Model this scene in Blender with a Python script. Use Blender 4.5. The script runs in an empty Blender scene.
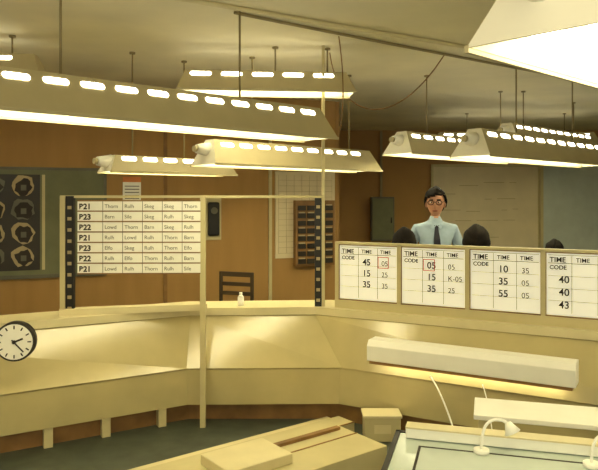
import bpy, bmesh, math, random
from mathutils import Vector, Matrix
random.seed(7)
S=bpy.context.scene
COL=S.collection
S.view_settings.view_transform='Standard'

# ---------------------------------------------------------------- materials
def lin(c):
    return tuple(((v/255)/12.92 if v/255<=0.04045 else (((v/255)+0.055)/1.055)**2.4) for v in c)
def mat(name,rgb,rough=0.6,metal=0.0,var=0.12,scale=6.0,emit=0.0,ecol=None,bump=0.0,spec=0.5,stretch=None):
    m=bpy.data.materials.new(name); m.use_nodes=True
    nt=m.node_tree; b=nt.nodes['Principled BSDF']
    c=lin(rgb)
    b.inputs['Roughness'].default_value=rough; b.inputs['Metallic'].default_value=metal
    b.inputs['Specular IOR Level'].default_value=spec
    tc=nt.nodes.new('ShaderNodeTexCoord'); no=nt.nodes.new('ShaderNodeTexNoise')
    no.inputs['Scale'].default_value=scale; no.inputs['Detail'].default_value=6
    mp=nt.nodes.new('ShaderNodeMapping')
    if stretch: mp.inputs['Scale'].default_value=stretch
    nt.links.new(tc.outputs['Object'],mp.inputs['Vector']); nt.links.new(mp.outputs['Vector'],no.inputs['Vector'])
    cr=nt.nodes.new('ShaderNodeValToRGB')
    cr.color_ramp.elements[0].position=0.3; cr.color_ramp.elements[1].position=0.7
    cr.color_ramp.elements[0].color=(*[x*(1-var) for x in c],1)
    cr.color_ramp.elements[1].color=(*[min(1,x*(1+var)) for x in c],1)
    nt.links.new(no.outputs['Fac'],cr.inputs['Fac']); nt.links.new(cr.outputs['Color'],b.inputs['Base Color'])
    if bump:
        bp=nt.nodes.new('ShaderNodeBump'); bp.inputs['Strength'].default_value=bump
        n2=nt.nodes.new('ShaderNodeTexNoise'); n2.inputs['Scale'].default_value=scale*8
        nt.links.new(tc.outputs['Object'],n2.inputs['Vector'])
        nt.links.new(n2.outputs['Fac'],bp.inputs['Height']); nt.links.new(bp.outputs['Normal'],b.inputs['Normal'])
    if emit:
        b.inputs['Emission Strength'].default_value=emit
        b.inputs['Emission Color'].default_value=(*(ecol or c),1)
    return m
WARM=(1.0,0.91,0.58)
M={}
M['ceil']=mat('ceiling_plaster',(228,220,184),0.9,var=0.10,scale=1.3,bump=0.15)
M['wall']=mat('wall_brown',(168,130,74),0.75,var=0.07,scale=2.5,stretch=(3,3,0.4))
M['wallback']=mat('wall_brown_far',(168,130,76),0.8,var=0.06,scale=2)
M['plaster']=mat('wall_plaster',(190,178,134),0.9)
M['floor']=mat('floor_lino',(68,74,62),0.45,var=0.25,scale=9)
M['fix']=mat('luminaire_enamel',(188,176,136),0.5,var=0.05)
M['fixin']=mat('luminaire_inner_lit_cap',(244,240,222),0.6,var=0.02)
M['tube']=mat('tube_glow',(255,250,230),0.5,emit=16,ecol=WARM)
M['slot']=mat('slot_glow',(255,250,230),0.5,emit=12.0,ecol=(1,.94,.74))
M['rod']=mat('rod_paint',(146,132,92),0.6)
M['console']=mat('console_laminate',(190,176,126),0.17,var=0.06,scale=4,bump=0.015,spec=0.9)
M['ledge']=mat('ledge_cream',(214,202,158),0.5,var=0.05)
M['kick']=mat('kick_wood',(136,100,54),0.6,var=0.3,scale=5)
M['frame']=mat('frame_cream',(196,184,138),0.5,var=0.05)
M['dark']=mat('dark_paint',(40,34,24),0.5)
M['black']=mat('black',(16,15,12),0.5)
M['white']=mat('card_white',(246,244,232),0.6,var=0.03)
M['paper']=mat('panel_white_emissive',(250,250,240),0.6,var=0.02,emit=0.2,ecol=(1,.97,.82))  # board white with a faint emission
M['ink']=mat('ink',(42,34,26),0.7)
M['red']=mat('red_ink',(200,50,30),0.6)
M['board']=mat('board_grey',(112,114,84),0.7,var=0.1)
M['wboard']=mat('chart_cream',(216,202,166),0.6,var=0.06,scale=3)
M['wnote']=mat('chart_pencil',(176,158,118),0.7)
M['blue']=mat('panel_bluewhite',(192,202,194),0.5,var=0.06)
M['grey']=mat('grey_metal',(96,94,76),0.5)
M['glass']=mat('desk_perspex',(190,202,192),0.15,var=0.05)
M['skin']=mat('skin',(186,136,106),0.6,var=0.06,scale=20)
M['shirt']=mat('shirt_blue',(158,180,200),0.8,var=0.08,scale=15)
M['shirt2']=mat('shirt_tan',(120,96,66),0.8)
M['trous']=mat('trousers_dark',(40,38,40),0.85)
M['hair']=mat('hair_dark',(22,16,12),0.8,var=0.4,scale=60,spec=0.2)
M['shoe']=mat('shoe',(25,20,15),0.4)
M['tie']=mat('tie_navy',(28,28,48),0.7)
M['chair']=mat('chair_fabric',(70,56,36),0.8)
M['orange']=mat('orange_card',(214,130,70),0.7)

# ---------------------------------------------------------------- helpers
def link(o,parent=None):
    COL.objects.link(o)
    if parent: o.parent=parent
    return o
def grp(name,loc=(0,0,0),rz=0):
    e=bpy.data.objects.new(name,None); e.location=loc; e.rotation_euler=(0,0,rz); e.empty_display_size=0.1
    COL.objects.link(e); return e
def mesh(name,verts,faces,m,parent=None,mats=None,fm=None,smooth=False,bevel=0):
    me=bpy.data.meshes.new(name); me.from_pydata([tuple(v) for v in verts],[],faces); me.update()
    bm=bmesh.new(); bm.from_mesh(me); bmesh.ops.recalc_face_normals(bm,faces=bm.faces); bm.to_mesh(me); bm.free()
    for k in (mats or [m]): me.materials.append(k)
    if fm:
        for p,i in zip(me.polygons,fm): p.material_index=i
    if smooth:
        for p in me.polygons: p.use_smooth=True
    o=bpy.data.objects.new(name,me); link(o,parent)
    if bevel:
        b=o.modifiers.new('bev','BEVEL'); b.width=bevel; b.segments=2; b.limit_method='ANGLE'
    return o
def bv(x0,x1,y0,y1,z0,z1):
    return [(x0,y0,z0),(x1,y0,z0),(x1,y1,z0),(x0,y1,z0),(x0,y0,z1),(x1,y0,z1),(x1,y1,z1),(x0,y1,z1)]
BF=[(0,3,2,1),(4,5,6,7),(0,1,5,4),(1,2,6,5),(2,3,7,6),(3,0,4,7)]
def box(name,x0,x1,y0,y1,z0,z1,m,parent=None,bevel=0):
    return mesh(name,bv(x0,x1,y0,y1,z0,z1),BF,m,parent,bevel=bevel)
def boxes(name,lst,m,parent=None,bevel=0):
    V=[];F=[]
    for b in lst:
        n=len(V); V+=bv(*b); F+=[tuple(i+n for i in f) for f in BF]
    return mesh(name,V,F,m,parent,bevel=bevel)
def cyl(name,p0,p1,r,m,parent=None,n=16,r1=None):
    p0=Vector(p0);p1=Vector(p1);d=(p1-p0).normalized()
    a=d.orthogonal().normalized();b=d.cross(a)
    r1=r if r1 is None else r1
    V=[];F=[]
    for i in range(n):
        t=2*math.pi*i/n; q=a*math.cos(t)+b*math.sin(t)
        V.append(p0+q*r)
    for i in range(n):
        t=2*math.pi*i/n; q=a*math.cos(t)+b*math.sin(t)
        V.append(p1+q*r1)
    for i in range(n):
        j=(i+1)%n; F.append((i,j,n+j,n+i))
    F.append(tuple(range(n)));F.append(tuple(range(n,2*n)))
    o=mesh(name,V,F,m,parent)
    for p in o.data.polygons[:n]: p.use_smooth=True
    return o
def curve(name,pts,r,m,parent=None):
    c=bpy.data.curves.new(name,'CURVE'); c.dimensions='3D'; c.bevel_depth=r; c.bevel_resolution=2
    s=c.splines.new('NURBS'); s.points.add(len(pts)-1)
    for p,q in zip(s.points,pts): p.co=(*q,1)
    s.use_endpoint_u=True; s.order_u=min(4,len(pts))
    c.materials.append(m)
    o=bpy.data.objects.new(name,c); return link(o,parent)
def text(name,s,loc,size,m,parent,bold=0.0):
    c=bpy.data.curves.new(name,'FONT'); c.body=s; c.size=size; c.extrude=0.0005; c.offset=bold
    c.materials.append(m)
    o=bpy.data.objects.new(name,c); o.location=loc; o.rotation_euler=(math.pi/2,0,0)
    return link(o,parent)

# ---------------------------------------------------------------- room
H=3.0
box('floor',-4.3,7,-1.5,12.2,-0.1,0,M['floor'])
box('ceiling',-4.3,7,-1.5,12.2,H,H+0.1,M['ceil'])
def wall(name,p0,p1,m,z0=0,z1=H,t=0.1):
    d=Vector((p1[0]-p0[0],p1[1]-p0[1],0)); L=d.length
    o=box(name,0,L,0,t,z0,z1,m); o.location=(p0[0],p0[1],0); o.rotation_euler=(0,0,math.atan2(d.y,d.x)); return o
W0=(-4.2,6.4);W1=(0.47,8.4)
wa=math.atan2(2.0,4.67)
wall('wall_back_left',W0,W1,M['wall'])
wall('wall_return',(0.42,12.1),(0.42,8.43),M['wall'],t=0.1).location.x=0.42
wall('wall_back_right',(0.3,12),(6.6,12),M['wallback'])
wall('wall_left',(-4.2,-1.5),(-4.2,6.4),M['wall'])
wall('wall_right',(6.5,12.0),(6.5,-1.5),M['plaster'])
def wy(X): return 6.4+0.4283*(X+4.2)
wg=grp('trim_1',(0,0,0))
for i,X in enumerate((-1.55,-0.36)):
    g=box('strip_%d'%i,-0.02,0.02,-0.02,0,0,2.6,M['frame' if i else 'kick'],wg); g.location=(X,wy(X),0); g.rotation_euler=(0,0,wa)
b=box('baseboard_back_left',0.05,5.0,-0.03,0,0,0.12,M['kick']); b.location=(*W0,0); b.rotation_euler=(0,0,wa)

# wall furniture
g=grp('pinboard',(-3.6,wy(-3.6),0),wa)
box('panel',0,1.55,-0.03,0,0.92,2.07,M['board'],g)
boxes('frame',[(0,1.55,-0.04,-0.0,2.05,2.08),(0,1.55,-0.04,0,0.89,0.93),(1.54,1.57,-0.04,0,0.89,2.08),(-.03,0.0,-0.04,0,0.89,2.08)],M['grey'],g)
box('photo_sheet',0.25,0.88,-0.035,-0.03,0.98,2.0,M['dark'],g)
box('photo_strip',0.9,0.93,-0.035,-0.03,0.98,2.0,M['frame'],g)
k=0
for ix in range(2):
    for iz in range(4):
        cx=0.42+ix*0.29; cz=1.13+iz*0.25
        n=16;V=[];V2=[]
        for t in range(n):
            a=2*math.pi*t/n; rr=1+random.uniform(-.12,.12)
            V.append((cx+0.115*rr*math.cos(a),-0.037,cz+0.112*rr*math.sin(a)))
            rr=1+random.uniform(-.2,.2)
            V2.append((cx+0.01+0.085*rr*math.cos(a),-0.039,cz-.015+0.085*rr*math.sin(a)))
        mesh('portrait_%d'%k,V,[tuple(range(n))],M['wnote' if k%3 else 'grey'],g)
        mesh('portrait_dark_%d'%k,V2,[tuple(range(n))],M['ink'],g)
        box('portrait_face_%d'%k,cx-.02,cx+.035,-0.041,-0.040,cz-.05,cz+.01,M['grey'],g); k+=1
g=grp('wall_calendar',(-1.9,wy(-1.9),1.77),wa)
box('sheet',-0.1,0.1,-0.015,0,-0.05,0.16,M['white'],g); box('header',-0.1,0.1,-0.018,0,0.16,0.22,M['orange'],g)
boxes('lines',[(-.08,.08,-.017,-.015,-.03+i*.035,-.022+i*.035) for i in range(5)],M['ink'],g)
g=grp('wall_intercom',(-1.03,wy(-1.03),1.5),wa)
box('backplate',-0.1,0.1,-0.02,0,-0.25,0.25,M['frame'],g); box('body',-0.07,0.07,-0.07,-0.02,-0.2,0.2,M['black'],g,0.02)
cyl('dial',(0,-0.07,0.1),(0,-0.08,0.1),0.04,M['grey'],g)
g=grp('wall_chart',(-0.3,wy(-0.3),0),wa)
box('sheet',0.0,0.82,-0.02,0,1.0,2.08,M['wboard'],g)
boxes('grid',[(0.04,0.78,-0.023,-0.02,1.06+i*0.07,1.064+i*0.07) for i in range(14)]+[(0.04+i*.105,0.043+i*.105,-0.023,-0.02,1.06,2.04) for i in range(8)],M['wnote'],g)
g=grp('card_rack',(-0.08,wy(-0.08),0.03),wa)
box('case',0,0.54,-0.1,-0.025,0.87,1.69,M['kick'],g)
boxes('pockets',[(0.03+c*.125,0.13+c*.125,-0.12,-0.1,0.9+i*.095,0.96+i*.095) for i in range(8) for c in range(4)],M['dark'],g)
boxes('cards',[(0.04+c*.125,0.12+c*.125,-0.112,-0.1,0.96+i*.095,0.975+i*.095) for i in range(8) for c in range(4) if random.random()<.6],M['wnote'],g)
# far wall things
g=grp('planning_board',(2.47,11.98,0))
box('panel',0,1.92,-0.03,0,0.79,2.34,M['wboard'],g)
boxes('frame',[(-.03,1.95,-.05,0,2.32,2.37),(-.03,1.95,-.05,0,.76,.81),(-.04,0,-.05,0,.76,2.37),(1.92,1.96,-.05,0,.76,2.37)],M['frame'],g)
L=[]
for i in range(5):
    x=0.15
    while x<1.6:
        w=random.uniform(.1,.4)
        if random.random()<.6: L.append((x,x+w,-.034,-.03,1.05+i*.24+random.uniform(-.05,.05),0))
        x+=w+.1
L=[(a,b_,c,d,e,e+.01) for a,b_,c,d,e,_ in L]
boxes('notes',L,M['wnote'],g)
g=grp('partition_screen',(4.45,11.9,0))
box('panel',0,1.9,-0.05,0,0.3,2.36,M['blue'],g)
boxes('frame',[(-.05,0,-.07,0.02,0,2.4),(1.9,1.95,-.07,.02,0,2.4),(-.05,1.95,-.07,.02,2.36,2.41),(-.05,1.95,-.07,.02,.25,.3)],M['frame'],g)
g=grp('switch_cabinet',(1.31,11.98,0))
box('body',0,0.42,-0.2,0,0.97,1.77,M['grey'],g,0.01); box('door',0.02,0.4,-0.215,-0.2,1.0,1.74,M['board'],g,0.01)
cyl('handle',(0.36,-0.24,1.3),(0.36,-0.24,1.4),0.012,M['dark'],g); boxes('conduit',[(0.18,0.22,-.06,-.02,1.77,2.98)],M['rod'],g)

# ---------------------------------------------------------------- luminaires
DA=math.atan2(0.68,0.733)
def fixture(x,y,z,L,ang=DA,h=0.22,wb=0.36,wt=0.12,nslot=None,spac=0.2,rods=(0.25,0.8),cap=True,slot_off=0.12):
    g=grp('fluorescent_luminaire',(x,y,z),ang)
    a=wb/2;b=wt/2;e=0.07;t=0.008
    def ring(a,b,z0,z1,e0,e1):
        return [(e0,-a,z0),(L-e0,-a,z0),(L-e0,a,z0),(e0,a,z0),(e1,-b,z1),(L-e1,-b,z1),(L-e1,b,z1),(e1,b,z1)]
    V=ring(a,b,0,h,0,e)+ring(a-t,b-t,0,h-t,t,e+t)
    F=[(4,5,6,7),(0,1,5,4),(1,2,6,5),(2,3,7,6),(3,0,4,7)]
    F2=[(12,15,14,13),(8,12,13,9),(9,13,14,10),(10,14,15,11),(11,15,12,8)]
    R=[(0,8,9,1),(1,9,10,2),(2,10,11,3),(3,11,8,0)]
    mesh('reflector',V,F+F2+R,None,g,mats=[M['fix'],M['fixin']],fm=[0]*4+[1 if cap else 0]+[1]*5+[0]*4)  # near end cap gets the inner white, painting in light falling on it
    box('lip_near',0,L,-a-.006,-a+.006,-0.012,0.006,M['fix'],g)
    box('lip_far',0,L,a-.006,a+.006,-0.012,0.006,M['fix'],g)
    for i,yy in enumerate((-0.07,0.07)):
        cyl('tube_%d'%i,(0.1,yy,0.05),(L-0.1,yy,0.05),0.02,M['tube'],g,n=8)
    n=nslot or int((L-0.15)/spac)
    V=[];F=[]
    for sgn in (-1,1):
        for i in range(n):
            cx=slot_off+0.07+i*spac+0.0
            if cx+0.08>L: break
            hw=0.40*spac*0.85; hh=0.017; s=h*0.80
            m=10; base=len(V)
            for k in range(m*2):
                if k<m: t_=-math.pi/2+math.pi*k/(m-1); ox=hw-hh+hh*math.cos(t_); oz=hh*math.sin(t_)
                else: t_=math.pi/2+math.pi*(k-m)/(m-1); ox=-(hw-hh)+hh*math.cos(t_); oz=hh*math.sin(t_)
                zz=s+oz; yy=(a+(b-a)*zz/h)+0.003
                V.append((cx+ox,sgn*yy,zz))
            F.append(tuple(range(base,base+2*m)))
    mesh('slots',V,F,M['slot'],g)
    if cap:
        cyl('end_socket',(0.06,0,h*0.60),(-0.06,0,h*0.60),0.06,M['white'],g,r1=0.038)
        cyl('end_plug',(-0.06,0,h*0.60),(-0.09,0,h*0.60),0.025,M['fix'],g)
    for i,r in enumerate(rods):
        xx=r*L
        cyl('rod_%d'%i,(xx,0,h-0.005),(xx,0,H-z),0.007,M['rod'],g,n=8)
        cyl('rose_%d'%i,(xx,0,H-z-0.015),(xx,0,H-z),0.025,M['rod'],g)
    return g
fixture(-2.04,2.75,2.18,3.0,rods=(0.35,0.75))
fixture(0.535,1.47,2.12,2.4,rods=(0.2,0.8))
fixture(-0.8,5.4,2.03,2.10,h=0.21,rods=(0.25,0.85))
fixture(-1.62,5.4,1.97,1.3,h=0.14,wb=0.24,rods=(0.2,0.6))
fixture(-0.99,5.3,2.62,1.45,ang=0.1,h=0.17,wb=0.32,spac=0.25,rods=(0.55,0.85),cap=False)
fixture(-3.2,4.9,2.66,1.25,ang=0.1,h=0.19,wb=0.34,spac=0.25,rods=(0.2,0.8),cap=False)
fixture(0.95,6.3,2.18,2.4,rods=(0.2,0.8))
fixture(1.34,5.1,2.08,2.4,rods=(0.3,0.75))
fixture(2.3,7.3,2.38,2.2,rods=(0.2,0.8))
fixture(2.0,9.6,2.5,2.4,ang=0.0,cap=False,rods=(0.2,0.8))  # extra luminaire, added to light the far wall
fixture(-3.6,1.4,2.14,2.4,rods=(0.2,0.8))  # out-of-view luminaire, added to brighten the room from the left
fixture(2.6,3.0,2.14,2.4,rods=(0.2,0.8))  # another one added out of view, for more light from the right

# conduits + hanging flex
curve('ceiling_conduit',[(-0.43,4.33,2.985),(0.3,4.9,2.985),(1.2,5.55,2.985),(3.2,7.0,2.985)],0.012,M['rod'])
curve('ceiling_conduit',[(-1.4,3.6,2.985),(-0.8,4.0,2.985),(1.41,5.36,2.985),(4.5,7.2,2.985)],0.016,M['ledge'])
curve('hanging_cable',[(0.26,5.5,2.98),(0.3,5.6,2.75),(0.5,5.7,2.5),(0.85,5.7,2.52),(1.1,5.6,2.75),(1.25,5.6,2.98)],0.005,M['kick'])
curve('hanging_cable',[(0.3,4.9,2.97),(0.35,5.0,2.7),(0.36,5.1,2.4),(0.3,5.1,2.2)],0.005,M['kick'])

# ---------------------------------------------------------------- console
Lp=[(-2.9,4.19),(-0.88,5.25),(0.14,5.30),(2.6,4.0)]
Kp=[(-2.9,3.83),(-0.87,5.03),(0.33,5.06),(2.5,3.80)]
Bp=[(-3.05,4.55),(-0.95,5.6),(0.28,5.68),(2.85,4.35)]
V=[];F=[];fm=[]
for l,k,bk in zip(Lp,Kp,Bp):
    l=Vector(l);k=Vector(k);bk=Vector(bk);n=(k-l).normalized()
    pts=[(bk,0),(bk,.86),(l,.86),(l,.80),(l-n*0.015,.795),(k,.43),(k-n*.015,.415),(k-n*.03,.14),(k-n*.12,.14),(k-n*.12,0)]
    V+=[(p.x,p.y,z) for p,z in pts]
m=10
mi=[0,1,1,0,0,0,0,2,2]
for i in range(3):
    for j in range(m-1):
        a=i*m+j; F.append((a,a+1,a+m+1,a+m)); fm.append(mi[j])
F.append(tuple(range(m)));fm.append(0);F.append(tuple(range(3*m,4*m)));fm.append(0)
con=grp('control_console')
mesh('carcass',V,F,None,con,mats=[M['console'],M['ledge'],M['kick']],fm=fm)
for t in (0.35,0.55,0.72,0.9):
    p=Vector(Kp[0]).lerp(Vector(Kp[1]),t)
    o=box('plinth_block',-0.03,0.03,-0.0,0.1,0,0.14,M['frame'],con); o.location=(p.x+0.03,p.y+0.06,0); o.rotation_euler=(0,0,0.5)

# rack frame on the ledge
rk=grp('train_describer_rack')
def bar(name,p0,p1,w,hh,m,par):
    p0=Vector(p0);p1=Vector(p1);d=p1-p0
    o=box(name,0,d.length,-w/2,w/2,-hh/2,hh/2,m,par); o.location=p0; o.rotation_euler=(0,0,math.atan2(d.y,d.x)); return o
box('post_mid',-0.754,-0.714,4.95,4.99,0,1.77,M['frame'],rk)
box('post_left',-1.77,-1.71,4.93,4.97,0.86,1.765,M['black'],rk)
box('post_left_back',-1.815,-1.775,4.93,4.98,0.86,1.765,M['frame'],rk)
box('post_right',0.13,0.185,5.33,5.37,0.86,1.765,M['black'],rk)
box('post_right_up',0.187,0.212,5.33,5.37,0.86,3.0,M['frame'],rk)
boxes('post_marks',[(-1.755,-1.725,4.925,4.93,0.9+i*.085,0.925+i*.085) for i in range(10)]+[(0.142,0.172,5.325,5.33,0.9+i*.085,0.925+i*.085) for i in range(10)],M['wnote'],rk)
bar('top_rail_a',(-1.815,4.95,1.76),(-0.714,4.97,1.76),0.03,0.02,M['frame'],rk)
bar('top_rail_b',(-0.734,4.97,1.76),(0.2,5.35,1.76),0.03,0.02,M['frame'],rk)
bar('sill_a',(-1.815,4.93,0.885),(-0.74,5.2,0.885),0.10,0.05,M['ledge'],rk)
fb=grp('flap_board',(-1.68,4.93,0),0.02); fb.parent=rk
box('back',0,0.93,0.01,0.03,1.17,1.735,M['wnote'],fb)
words=['Rulh','Skeg','Thorn','Lowd','Barn','Sile','Elfo']
for i in range(7):
    z=1.18+i*0.079
    box('row_%d'%i,0.0,0.93,-0.002,0.01,z,z+0.070,M['white'],fb)
    text('code_%d'%i,'B2%d'%(1+i%3),(0.012,-0.004,z+0.012),0.058,M['ink'],fb,bold=0.002)
    x=0.205
    for j in range(5):
        text('entry_%d_%d'%(i,j),random.choice(words),(x,-0.004,z+0.020),0.040,M['grey'],fb); x+=0.15
boxes('row_lines',[(0,0.93,-.004,0.0,1.172+i*.079,1.181+i*.079) for i in range(8)],M['kick'],fb)
boxes('row_dividers',[(0.19+j*0.15,0.193+j*.15,-0.005,-0.002,1.18,1.73) for j in range(5)],M['grey'],fb)

g=grp('white_bottle',(-0.48,5.36,0.86))
cyl('body',(0,0,0),(0,0,0.075),0.026,M['white'],g); cyl('shoulder',(0,0,0.075),(0,0,0.092),0.026,M['white'],g,r1=0.012)
cyl('cap',(0,0,0.092),(0,0,0.112),0.013,M['white'],g)

# clock
g=grp('wall_clock',(-1.88,4.3,0.80),0.12)
cyl('rim',(0,0.05,0),(0,-0.01,0),0.130,M['dark'],g,n=40)
cyl('dial',(0,-0.01,0),(0,-0.015,0),0.117,M['white'],g,n=40)
for i in range(12):
    a=i*math.pi/6; o=box('mark_%d'%i,-0.004,0.004,-0.018,-0.015,0.085,0.108,M['ink'],g); o.rotation_euler=(0,a,0)
o=box('hour_hand',-0.006,0.006,-0.021,-0.018,-0.01,0.06,M['ink'],g); o.rotation_euler=(0,1.2,0)
o=box('minute_hand',-0.004,0.004,-0.024,-0.021,-0.02,0.09,M['ink'],g); o.rotation_euler=(0,2.4,0)
cyl('boss',(0,-0.015,0),(0,-0.027,0),0.012,M['ink'],g)
cyl('stalk',(0,0.05,0.0),(0,0.20,-0.03),0.02,M['rod'],g)

# ---------------------------------------------------------------- time boards
tb=grp('time_display_board',(0.32,5.31,0),math.atan2(-0.9,1.7))
pw=0.528
box('casing',-0.03,4*pw+0.03,0,0.10,0.86,1.39,M['frame'],tb,0.004)
fr=[]
for i in range(5):
    fr.append((i*pw-0.015,i*pw+0.015,-0.03,0,0.88,1.39))
fr+=[(-0.015,4*pw+.015,-0.03,0,1.375,1.395),(-0.015,4*pw+.015,-0.035,0,0.86,0.925)]
boxes('bezel',fr,M['frame'],tb)
boxes('bezel_shadow_gap',[(i*pw+s*0.0175-.0015,i*pw+s*0.0175+.0015,-.02,0,.93,1.37) for i in range(5) for s in (-1,1)]+[(0,4*pw,-.02,0,.925,.931),(0,4*pw,-.02,0,1.369,1.375)],M['kick'],tb)
nums=[['45','15','35'],['05','15','35'],['10','35','55'],['40','40','43']]
for i in range(4):
    x0=i*pw+0.02;x1=(i+1)*pw-0.02
    box('screen_%d'%i,x0,x1,-0.012,0,0.935,1.366,M['paper'],tb)
    L=[(x0+.01,x1-.01,-.014,-.012,1.295,1.299),(x0+.01,x1-.01,-.014,-.012,1.352,1.355)]
    for j in range(1,3): L.append((x0+j*.163,x0+j*.163+.003,-.014,-.012,.95,1.35))
    for j in range(1,4): L.append((x0+.01,x1-.01,-.014,-.012,.95+j*.086,.952+j*.086))
    boxes('grid_%d'%i,L,M['grey'],tb)
    text('head_%d'%i,'TIME',(x0+.02,-.015,1.305),0.05,M['ink'],tb,0.001)
    text('code_%d'%i,'CODE',(x0+.02,-.015,1.255),0.04,M['ink'],tb,0.001)
    text('headb_%d'%i,'TIME',(x0+.19,-.015,1.308),0.042,M['ink'],tb,0.0005)
    text('headc_%d'%i,'TIME',(x0+.35,-.015,1.308),0.042,M['ink'],tb,0.0005)
    for r in range(3):
        text('num_%d_%d'%(i,r),nums[i][r],(x0+.20+(0.0 if i!=3 else -.12),-.015,1.215-(r+(0.6 if i==3 else 0))*.088),0.07,M['ink'],tb,0.001)
        text('numb_%d_%d'%(i,r),random.choice(['15','35','05','K-05','25']),(x0+.36,-.015,1.215-r*.088),0.055,M['ink'],tb,0.0)
    if i<2:
        xr=x0+(.33 if i==0 else .17)
        boxes('red_%d'%i,[(xr,xr+.09,-.016,-.014,1.195,1.2),(xr,xr+.09,-.016,-.014,1.28,1.285),(xr,xr+.005,-.016,-.014,1.195,1.285),(xr+.085,xr+.09,-.016,-.014,1.195,1.285)],M['red'],tb)

# strip lamp on the right console
g=grp('console_strip_light',(0.50,4.80,0),math.atan2(-0.7,1.23))
Lx=1.43
mesh('housing',[(0,-.0,.55),(Lx,0,.55),(Lx,.16,.55),(0,.16,.55),(0,0.0,.66),(Lx,0.0,.66),(Lx,.03,.70),(0,.03,.70),(Lx,.16,.70),(0,.16,.70)],
     [(0,1,5,4),(4,5,6,7),(7,6,8,9),(3,2,8,9),(0,3,2,1),(0,4,7,9,3),(1,2,8,6,5)],M['white'],g,bevel=0.004)
box('base_strip',0.02,Lx-.02,0.0,0.06,0.53,0.55,M['kick'],g)
cyl('tube',(0.08,0.10,0.535),(Lx-0.08,0.10,0.535),0.010,M['tube'],g,n=8)
box('wall_bracket',0.3,0.4,0.1,0.2,0.56,0.68,M['frame'],g)
box('wall_bracket_b',1.0,1.1,0.1,0.2,0.56,0.68,M['frame'],g)
curve('power_cable',[(0.9,4.45,0.53),(0.95,4.2,0.45),(0.98,4.0,0.25),(1.02,3.9,0.02)],0.006,M['white'])
curve('power_cable',[(1.2,4.25,0.53),(1.22,4.1,0.4),(1.15,3.8,0.2),(1.1,3.6,0.02)],0.004,M['white'])

# ---------------------------------------------------------------- low plinth & cabinets, bottom centre
g=grp('stepped_plinth_cabinet',(-0.93,4.18,0),math.atan2(.61,.79))
box('step_1',-0.9,1.45,-0.16,0,0,0.05,M['ledge'],g,0.004)
box('step_2',-0.9,1.43,-0.34,-0.16,0,0.10,M['frame'],g,0.004)
box('step_3',-0.9,1.20,-0.9,-0.34,0,0.15,M['frame'],g,0.004)
boxes('step_grooves',[(-.9,1.45,-.165,-.155,.05,.056),(-.9,1.43,-.345,-.335,.10,.106),(-.9,1.2,-.62,-.61,.15,.154)],M['kick'],g)
box('drawer_unit',0.1,0.55,-0.75,-0.42,0.15,0.21,M['ledge'],g,0.006)
box('drawer_inset',0.13,0.52,-0.42,-0.41,0.16,0.20,M['kick'],g)
box('top_groove',0.6,1.15,-0.5,-0.46,0.15,0.17,M['kick'],g)
g=grp('storage_box',(0.60,4.74,0),0.0)
box('body',-0.13,0.13,-0.08,0.08,0,0.17,M['frame'],g,0.005); box('lid',-0.14,0.14,-0.09,0.09,0.17,0.19,M['ledge'],g,0.004)
box('label',-0.06,0.06,-0.083,-0.08,0.06,0.12,M['ledge'],g)

# near desk bottom right
g=grp('operator_desk',(0.43,2.76,0),math.atan2(-0.21,.74))
box('top',0,2.0,-0.75,0,0.73,0.755,M['glass'],g,0.003)
boxes('edging',[(-.02,0,-.77,.02,.70,.758),(-.02,2.02,0,.02,.70,.758)],M['dark'],g)
box('side_left',0.0,0.03,-0.72,-0.02,0,0.73,M['dark'],g); box('side_right',1.97,2.0,-0.72,-0.02,0,0.73,M['dark'],g)
box('back_panel',0.03,1.97,-0.06,-0.03,0.15,0.73,M['ledge'],g)
box('inlay',0.1,1.9,-0.6,-0.14,0.755,0.7565,M['blue'],g)
boxes('inlay_edge',[(0.09,1.91,-.145,-.135,.755,.758),(0.09,0.1,-.6,-.14,.755,.758)],M['ink'],g)
g=grp('desk_upstand',(0.43,2.76,0),math.atan2(-0.21,.74))
box('rail',0.03,2.0,-0.07,-0.01,0.7585,0.80,M['white'],g,0.004)
box('rail_cap',0.03,2.0,-0.075,-0.005,0.80,0.806,M['ledge'],g)
def goose(x,y,dx,hgt):
    g=grp('gooseneck_lamp',(x,y,0.759))
    cyl('base',(0,0,0),(0,0,0.015),0.03,M['white'],g)
    curve('neck',[(0,0,0.01),(0,0,hgt*.7),(dx*.3,0,hgt*1.05),(dx*.8,0,hgt*1.0),(dx,0,hgt*.8)],0.006,M['white'],g)
    cyl('shade',(dx*.93,0,hgt*.9),(dx*1.08,-.01,hgt*.62),0.012,M['white'],g,r1=0.032)
goose(0.71,2.53,0.11,0.13); goose(1.08,2.40,0.1,0.12)
g=grp('light_shelf',(1.2,3.3,0),-0.28)
box('top',-0.3,0.9,-0.15,0.15,0.645,0.67,M['white'],g,0.004)
boxes('legs',[(-.28,-.24,-.13,-.09,0,.646),(.84,.88,-.13,-.09,0,.646),(-.28,-.24,.09,.13,0,.646),(.84,.88,.09,.13,0,.646)],M['frame'],g)

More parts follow.
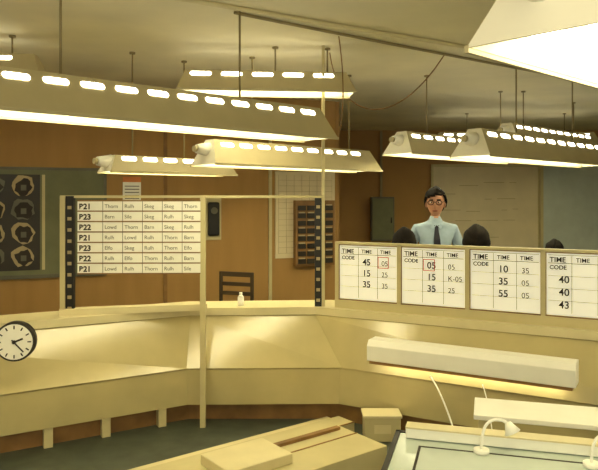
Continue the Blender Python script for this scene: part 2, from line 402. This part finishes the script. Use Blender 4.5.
# ---------------------------------------------------------------- chairs & people
def chair(x,y,rz,seat,back=0.42):
    g=grp('office_chair',(x,y,0),rz)
    box('seat',-0.21,0.21,-0.2,0.16,seat-0.07,seat,M['chair'],g,0.025)
    box('backrest',-0.18,0.18,0.15,0.18,seat+0.14,seat+back,M['chair'],g,0.012)
    box('back_bar',-0.03,0.03,0.13,0.16,seat-0.06,seat+0.25,M['dark'],g)
    cyl('column',(0,0,0.08),(0,0,seat-0.07),0.03,M['grey'],g)
    for i in range(5):
        a=i*2*math.pi/5; c,s=math.cos(a),math.sin(a)
        cyl('leg_%d'%i,(0,0,0.10),(0.2*c,0.2*s,0.06),0.018,M['grey'],g,n=8)
        cyl('castor_%d'%i,(0.2*c-.012,0.2*s,0.028),(0.2*c+.012,0.2*s,0.028),0.028,M['dark'],g,n=12)
# slatted wooden-backed chair behind the ledge
g=grp('slat_back_chair',(-0.74,6.85,0),-0.35)
box('seat',-0.2,0.2,-0.2,0.2,0.44,0.47,M['chair'],g,0.01)
boxes('legs',[(-.2,-.165,-.2,-.165,0,.44),(.165,.2,-.2,-.165,0,.44),(-.2,-.165,.165,.2,0,.44),(.165,.2,.165,.2,0,.44)],M['chair'],g)
boxes('back_posts',[(-.2,-.17,.17,.2,.47,.95),(.17,.2,.17,.2,.47,.95)],M['chair'],g)
boxes('back_slats',[(-.17,.17,.178,.195,.9,.95),(-.17,.17,.178,.195,.8,.84),(-.17,.17,.178,.195,.7,.74)],M['chair'],g)

def skinmesh(V,E,R,sub=1):
    me=bpy.data.meshes.new('tmp'); me.from_pydata(V,E,[]); o=bpy.data.objects.new('tmp',me); COL.objects.link(o)
    sm=o.modifiers.new('s','SKIN'); sm.use_smooth_shade=True
    d=me.skin_vertices[0].data
    for i,r in enumerate(R): d[i].radius=(r,r)
    d[0].use_root=True
    ss=o.modifiers.new('u','SUBSURF'); ss.levels=sub; ss.render_levels=sub
    bpy.context.view_layer.update()
    dg=bpy.context.evaluated_depsgraph_get()
    out=bpy.data.meshes.new_from_object(o.evaluated_get(dg))
    bpy.data.objects.remove(o); return out
def segd(p,a,b):
    ab=b-a; t=max(0,min(1,(p-a).dot(ab)/ab.length_squared)); return (p-(a+ab*t)).length
mat_mouth=mat('lips',(140,80,66),0.6)
def person(name,loc,rz,seated,shirt,tie,dz=0.0,hs=1.0,yaw=-0.25):
    g=grp(name,(loc[0],loc[1],0),rz)
    ms=[shirt,M['trous'],M['skin'],M['shoe']]
    pel=0.95
    V=[(0,0,pel),(0,0,pel+.13),(0,0,pel+.33),(0,0,pel+.47),(0,0.0,pel+.56),(0,-.012,pel+.66)]
    R=[.15,.14,.165,.12,.062,.055]
    E=[(0,1),(1,2),(2,3),(3,4),(4,5)]
    lab=[1,0,0,0,2]
    labels={}
    for e,l in zip(E,lab): labels[e]=l
    def addv(p,r,par,l):
        V.append(p);R.append(r);i=len(V)-1;E.append((par,i));labels[(par,i)]=l;return i
    wr=[]
    for s in (-1,1):
        a=addv((s*.175,0.0,pel+.49),.07,3,0)
        if seated:
            m_=addv((s*.215,-.06,pel+.34),.054,a,0); e=addv((s*.23,-.10,pel+.2),.045,m_,0)
            w=addv((s*.16,-.28,pel+.16),.03,e,2); d=Vector((0,-1,0))
        else:
            m_=addv((s*.235,.015,pel+.34),.058,a,0); e=addv((s*.285,.03,pel+.2),.046,m_,0)
            w=addv((s*.25,-.06,pel-.04),.03,e,2); d=Vector((0,-.3,-1)).normalized()
        wr.append((s,Vector(V[w]),d))
    for s in (-1,1):
        h=addv((s*.09,0,pel-.05),.095,0,1)
        if seated:
            k=addv((s*.11,-.38,pel-.03),.065,h,1); an=addv((s*.11,-.34,0.08-dz),.042,k,1)
            t=addv((s*.12,-.44,0.045-dz),.038,an,3)
        else:
            k=addv((s*.11,-.01,.50),.065,h,1); an=addv((s*.115,.02,.09),.045,k,1)
            t=addv((s*.13,-.13,.042),.038,an,3)
    me=skinmesh(V,E,R,2)
    for v in me.vertices:
        if pel-.1<v.co.z<pel+.52 and abs(v.co.x)<.2 and abs(v.co.y)<.2: v.co.y*=0.72
    me.materials.clear()
    for k in ms: me.materials.append(k)
    VV=[Vector(v) for v in V]
    for p in me.polygons:
        c=p.center; best=min(E,key=lambda e:segd(c,VV[e[0]],VV[e[1]])/( .5*(R[e[0]]+R[e[1]])))
        p.material_index=labels[best]; p.use_smooth=True
    body=bpy.data.objects.new('body',me); link(body,g); body.location.z=dz
    for s,w,d in wr:
        side=Vector((0,1,0)) if not seated else Vector((1,0,0))
        q=d
        HV=[tuple(w),tuple(w+q*.04),tuple(w+q*.085)];HE=[(0,1),(1,2)];HR=[.025,.032,.03]
        hm=[skinmesh(HV,HE,HR,1)]
        for f,(off,ln) in enumerate(((-.028,.068),(-.010,.078),(.010,.072),(.028,.056))):
            b0=w+q*.085+side*off; curl=Vector((-s*.02,0,0)) if not seated else Vector((0,0,-.02))
            hm.append(skinmesh([tuple(b0-q*.02),tuple(b0+q*ln*.5),tuple(b0+q*ln+curl)],[(0,1),(1,2)],[.0095,.009,.007],1))
        tb_=w+q*.03+side*(-.03)
        hm.append(skinmesh([tuple(tb_+side*.015),tuple(tb_+q*.03-side*.02),tuple(tb_+q*.065-side*.022)],[(0,1),(1,2)],[.012,.0105,.008],1))
        bm=bmesh.new()
        for x in hm: bm.from_mesh(x)
        hme=bpy.data.meshes.new('hand'); bm.to_mesh(hme); bm.free(); hme.materials.clear(); hme.materials.append(M['skin'])
        for p in hme.polygons: p.use_smooth=True; p.material_index=0
        ho=bpy.data.objects.new('hand_r' if s<0 else 'hand_l',hme); link(ho,g); ho.location.z=dz
    # head
    hz=pel+.755+dz
    hg=bpy.data.objects.new('head',None); hg.location=(0,-.02,hz); hg.rotation_euler=(0.06,0,yaw); hg.scale=(hs,hs,hs); link(hg,g)
    bm=bmesh.new(); bmesh.ops.create_uvsphere(bm,u_segments=40,v_segments=28,radius=1)
    for v in bm.verts:
        x,y,z=v.co
        k=1.0
        if z<0: k=1-0.30*(-z)**1.3
        X=x*.077*k; Y=y*.097*(1-0.12*max(0,-z)); Z=z*.12
        if z<-.2 and y<0: Y-=.008*(-z)
        if y<0:
            Y-=0.026*math.exp(-((X/.012)**2))*math.exp(-(((Z+.022)/.022)**2))
            Y-=0.010*math.exp(-((X/.010)**2))*math.exp(-(((Z-.005)/.025)**2))
            for s in (-1,1): Y+=0.009*math.exp(-(((X-s*.031)/.016)**2)-((Z-.008)/.012)**2)
            Y-=0.006*math.exp(-((X/.028)**2))*math.exp(-(((Z+.062)/.012)**2))
        v.co=(X,Y,Z)
    hm=bpy.data.meshes.new('skull'); bm.to_mesh(hm)
    def nohair(c):
        line=.050+0.22*(c.x) if c.x>-.03 else .043-.5*(c.x+.03)*-1
        if c.y<-.040: return c.z<line
        if c.y<-.018: return c.z<(.010 if abs(c.x)>.05 else line)
        if c.y<.03: return c.z<-.050
        return c.z<-.090
    dele=[v for v in bm.verts if nohair(v.co)]
    bmesh.ops.delete(bm,geom=dele,context='VERTS')
    for v in bm.verts:
        sx=1.10+.14*min(1,abs(v.co.x)/.07)
        wob=.03*math.sin(v.co.x*110+1)+.025*math.sin(v.co.z*120+v.co.y*90)
        v.co=Vector((v.co.x*(sx+wob),v.co.y*(1.12+wob),v.co.z*(1.12+wob) if v.co.z>0 else v.co.z))
    for f in bm.faces: f.smooth=True
    hh=bpy.data.meshes.new('hair'); bm.to_mesh(hh); bm.free(); hh.materials.append(M['hair'])
    hm.materials.append(M['skin'])
    for p in hm.polygons: p.use_smooth=True
    link(bpy.data.objects.new('skull',hm),hg)
    ho=bpy.data.objects.new('hair',hh); link(ho,hg); so=ho.modifiers.new('so','SOLIDIFY'); so.thickness=.016; so.offset=-0.5
    def ell(n,c,r,m):
        bm=bmesh.new(); bmesh.ops.create_uvsphere(bm,u_segments=16,v_segments=10,radius=1)
        for v in bm.verts: v.co=(c[0]+v.co.x*r[0],c[1]+v.co.y*r[1],c[2]+v.co.z*r[2])
        x=bpy.data.meshes.new(n); bm.to_mesh(x); bm.free(); x.materials.append(m)
        for p in x.polygons: p.use_smooth=True
        link(bpy.data.objects.new(n,x),hg)
    for s in (-1,1):
        ell('ear',(s*.078,-.012,-.020),(.010,.016,.026),M['skin'])
        ell('eye',(s*.031,-.078,.008),(.013,.010,.007),M['white'])
        ell('iris',(s*.031,-.086,.008),(.006,.004,.006),M['black'])
        ell('eyebrow',(s*.031,-.091,.029),(.020,.006,.006),M['hair'])
    ell('mouth',(0,-.098,-.064),(.024,.006,.006),mat_mouth)
    if tie:
        for s in (-1,1):
            ring=[(s*.034+.025*math.cos(t*math.pi/8),-.103,.006+.019*math.sin(t*math.pi/8)) for t in range(17)]
            curve('spectacle_rim',ring,0.0028,M['black'],hg)
            curve('spectacle_arm',[(s*.058,-.100,.01),(s*.078,-.06,.012),(s*.085,0.0,.01)],0.0025,M['black'],hg)
        curve('spectacle_bridge',[(-.01,-.104,.010),(0,-.112,.014),(.01,-.104,.010)],0.003,M['black'],hg)
        def fy(z):
            c=[v.co.y for v in me.vertices if abs(v.co.x)<.05 and abs(v.co.z-z)<.03]
            return min(c) if c else -.1
        st=[(pel+.535,.024),(pel+.505,.016),(pel+.40,.030),(pel+.28,.038),(pel+.14,.042),(pel+.09,.0)]
        V2=[];F2=[]
        for z,w in st:
            y=min(fy(z),fy(z+.02))-.009; V2+=[(-w,y,z+dz),(w,y,z+dz),(w,y+.012,z+dz),(-w,y+.012,z+dz)]
        for i in range(len(st)-1):
            a=i*4
            for j in range(4): F2.append((a+j,a+(j+1)%4,a+4+(j+1)%4,a+4+j))
        F2.append((0,1,2,3))
        mesh('tie',V2,F2,M['tie'],g)
        for s in (-1,1):
            y=fy(pel+.52)-.012
            mesh('collar',[(0,y,pel+.54+dz),(s*.055,y+.035,pel+.575+dz),(s*.07,y+.03,pel+.535+dz),(s*.035,y-.003,pel+.495+dz),(s*.055,y+.05,pel+.575+dz)],[(0,1,2,3),(1,4,2)],M['shirt'],g)
    return g
person('standing_man',(1.335,6.38),0.0,False,M['shirt'],True,dz=0.0,hs=1.14)
for (x,y,top,hs) in ((0.92,5.66,1.49,1.08),(1.54,5.62,1.50,1.2),(2.72,6.9,1.32,1.0)):
    dz=top-1.85
    person('seated_operator',(x,y),math.pi,True,M['shirt2'],False,dz=dz,hs=hs)
    chair(x,y,math.pi,0.95+dz-.15,0.36)

# ---------------------------------------------------------------- camera, lights, world
cd=bpy.data.cameras.new('camera'); cam=bpy.data.objects.new('camera',cd); COL.objects.link(cam)
cam.location=(0,0,1.75); cam.rotation_euler=(math.pi/2,0,0)
cd.sensor_width=36; cd.lens=650/598*36; cd.shift_y=-37/598; cd.clip_start=0.05
S.camera=cam
ld=bpy.data.lights.new('front_fill','POINT'); ld.energy=85; ld.color=(1,.92,.66); ld.shadow_soft_size=0.12  # point light added by the camera as front fill
lo=bpy.data.objects.new('front_fill',ld); lo.location=(0.1,-0.3,1.9); COL.objects.link(lo)
w=bpy.data.worlds.new('world'); S.world=w; w.use_nodes=True
w.node_tree.nodes['Background'].inputs['Color'].default_value=(1,.9,.62,1)
w.node_tree.nodes['Background'].inputs['Strength'].default_value=0.7
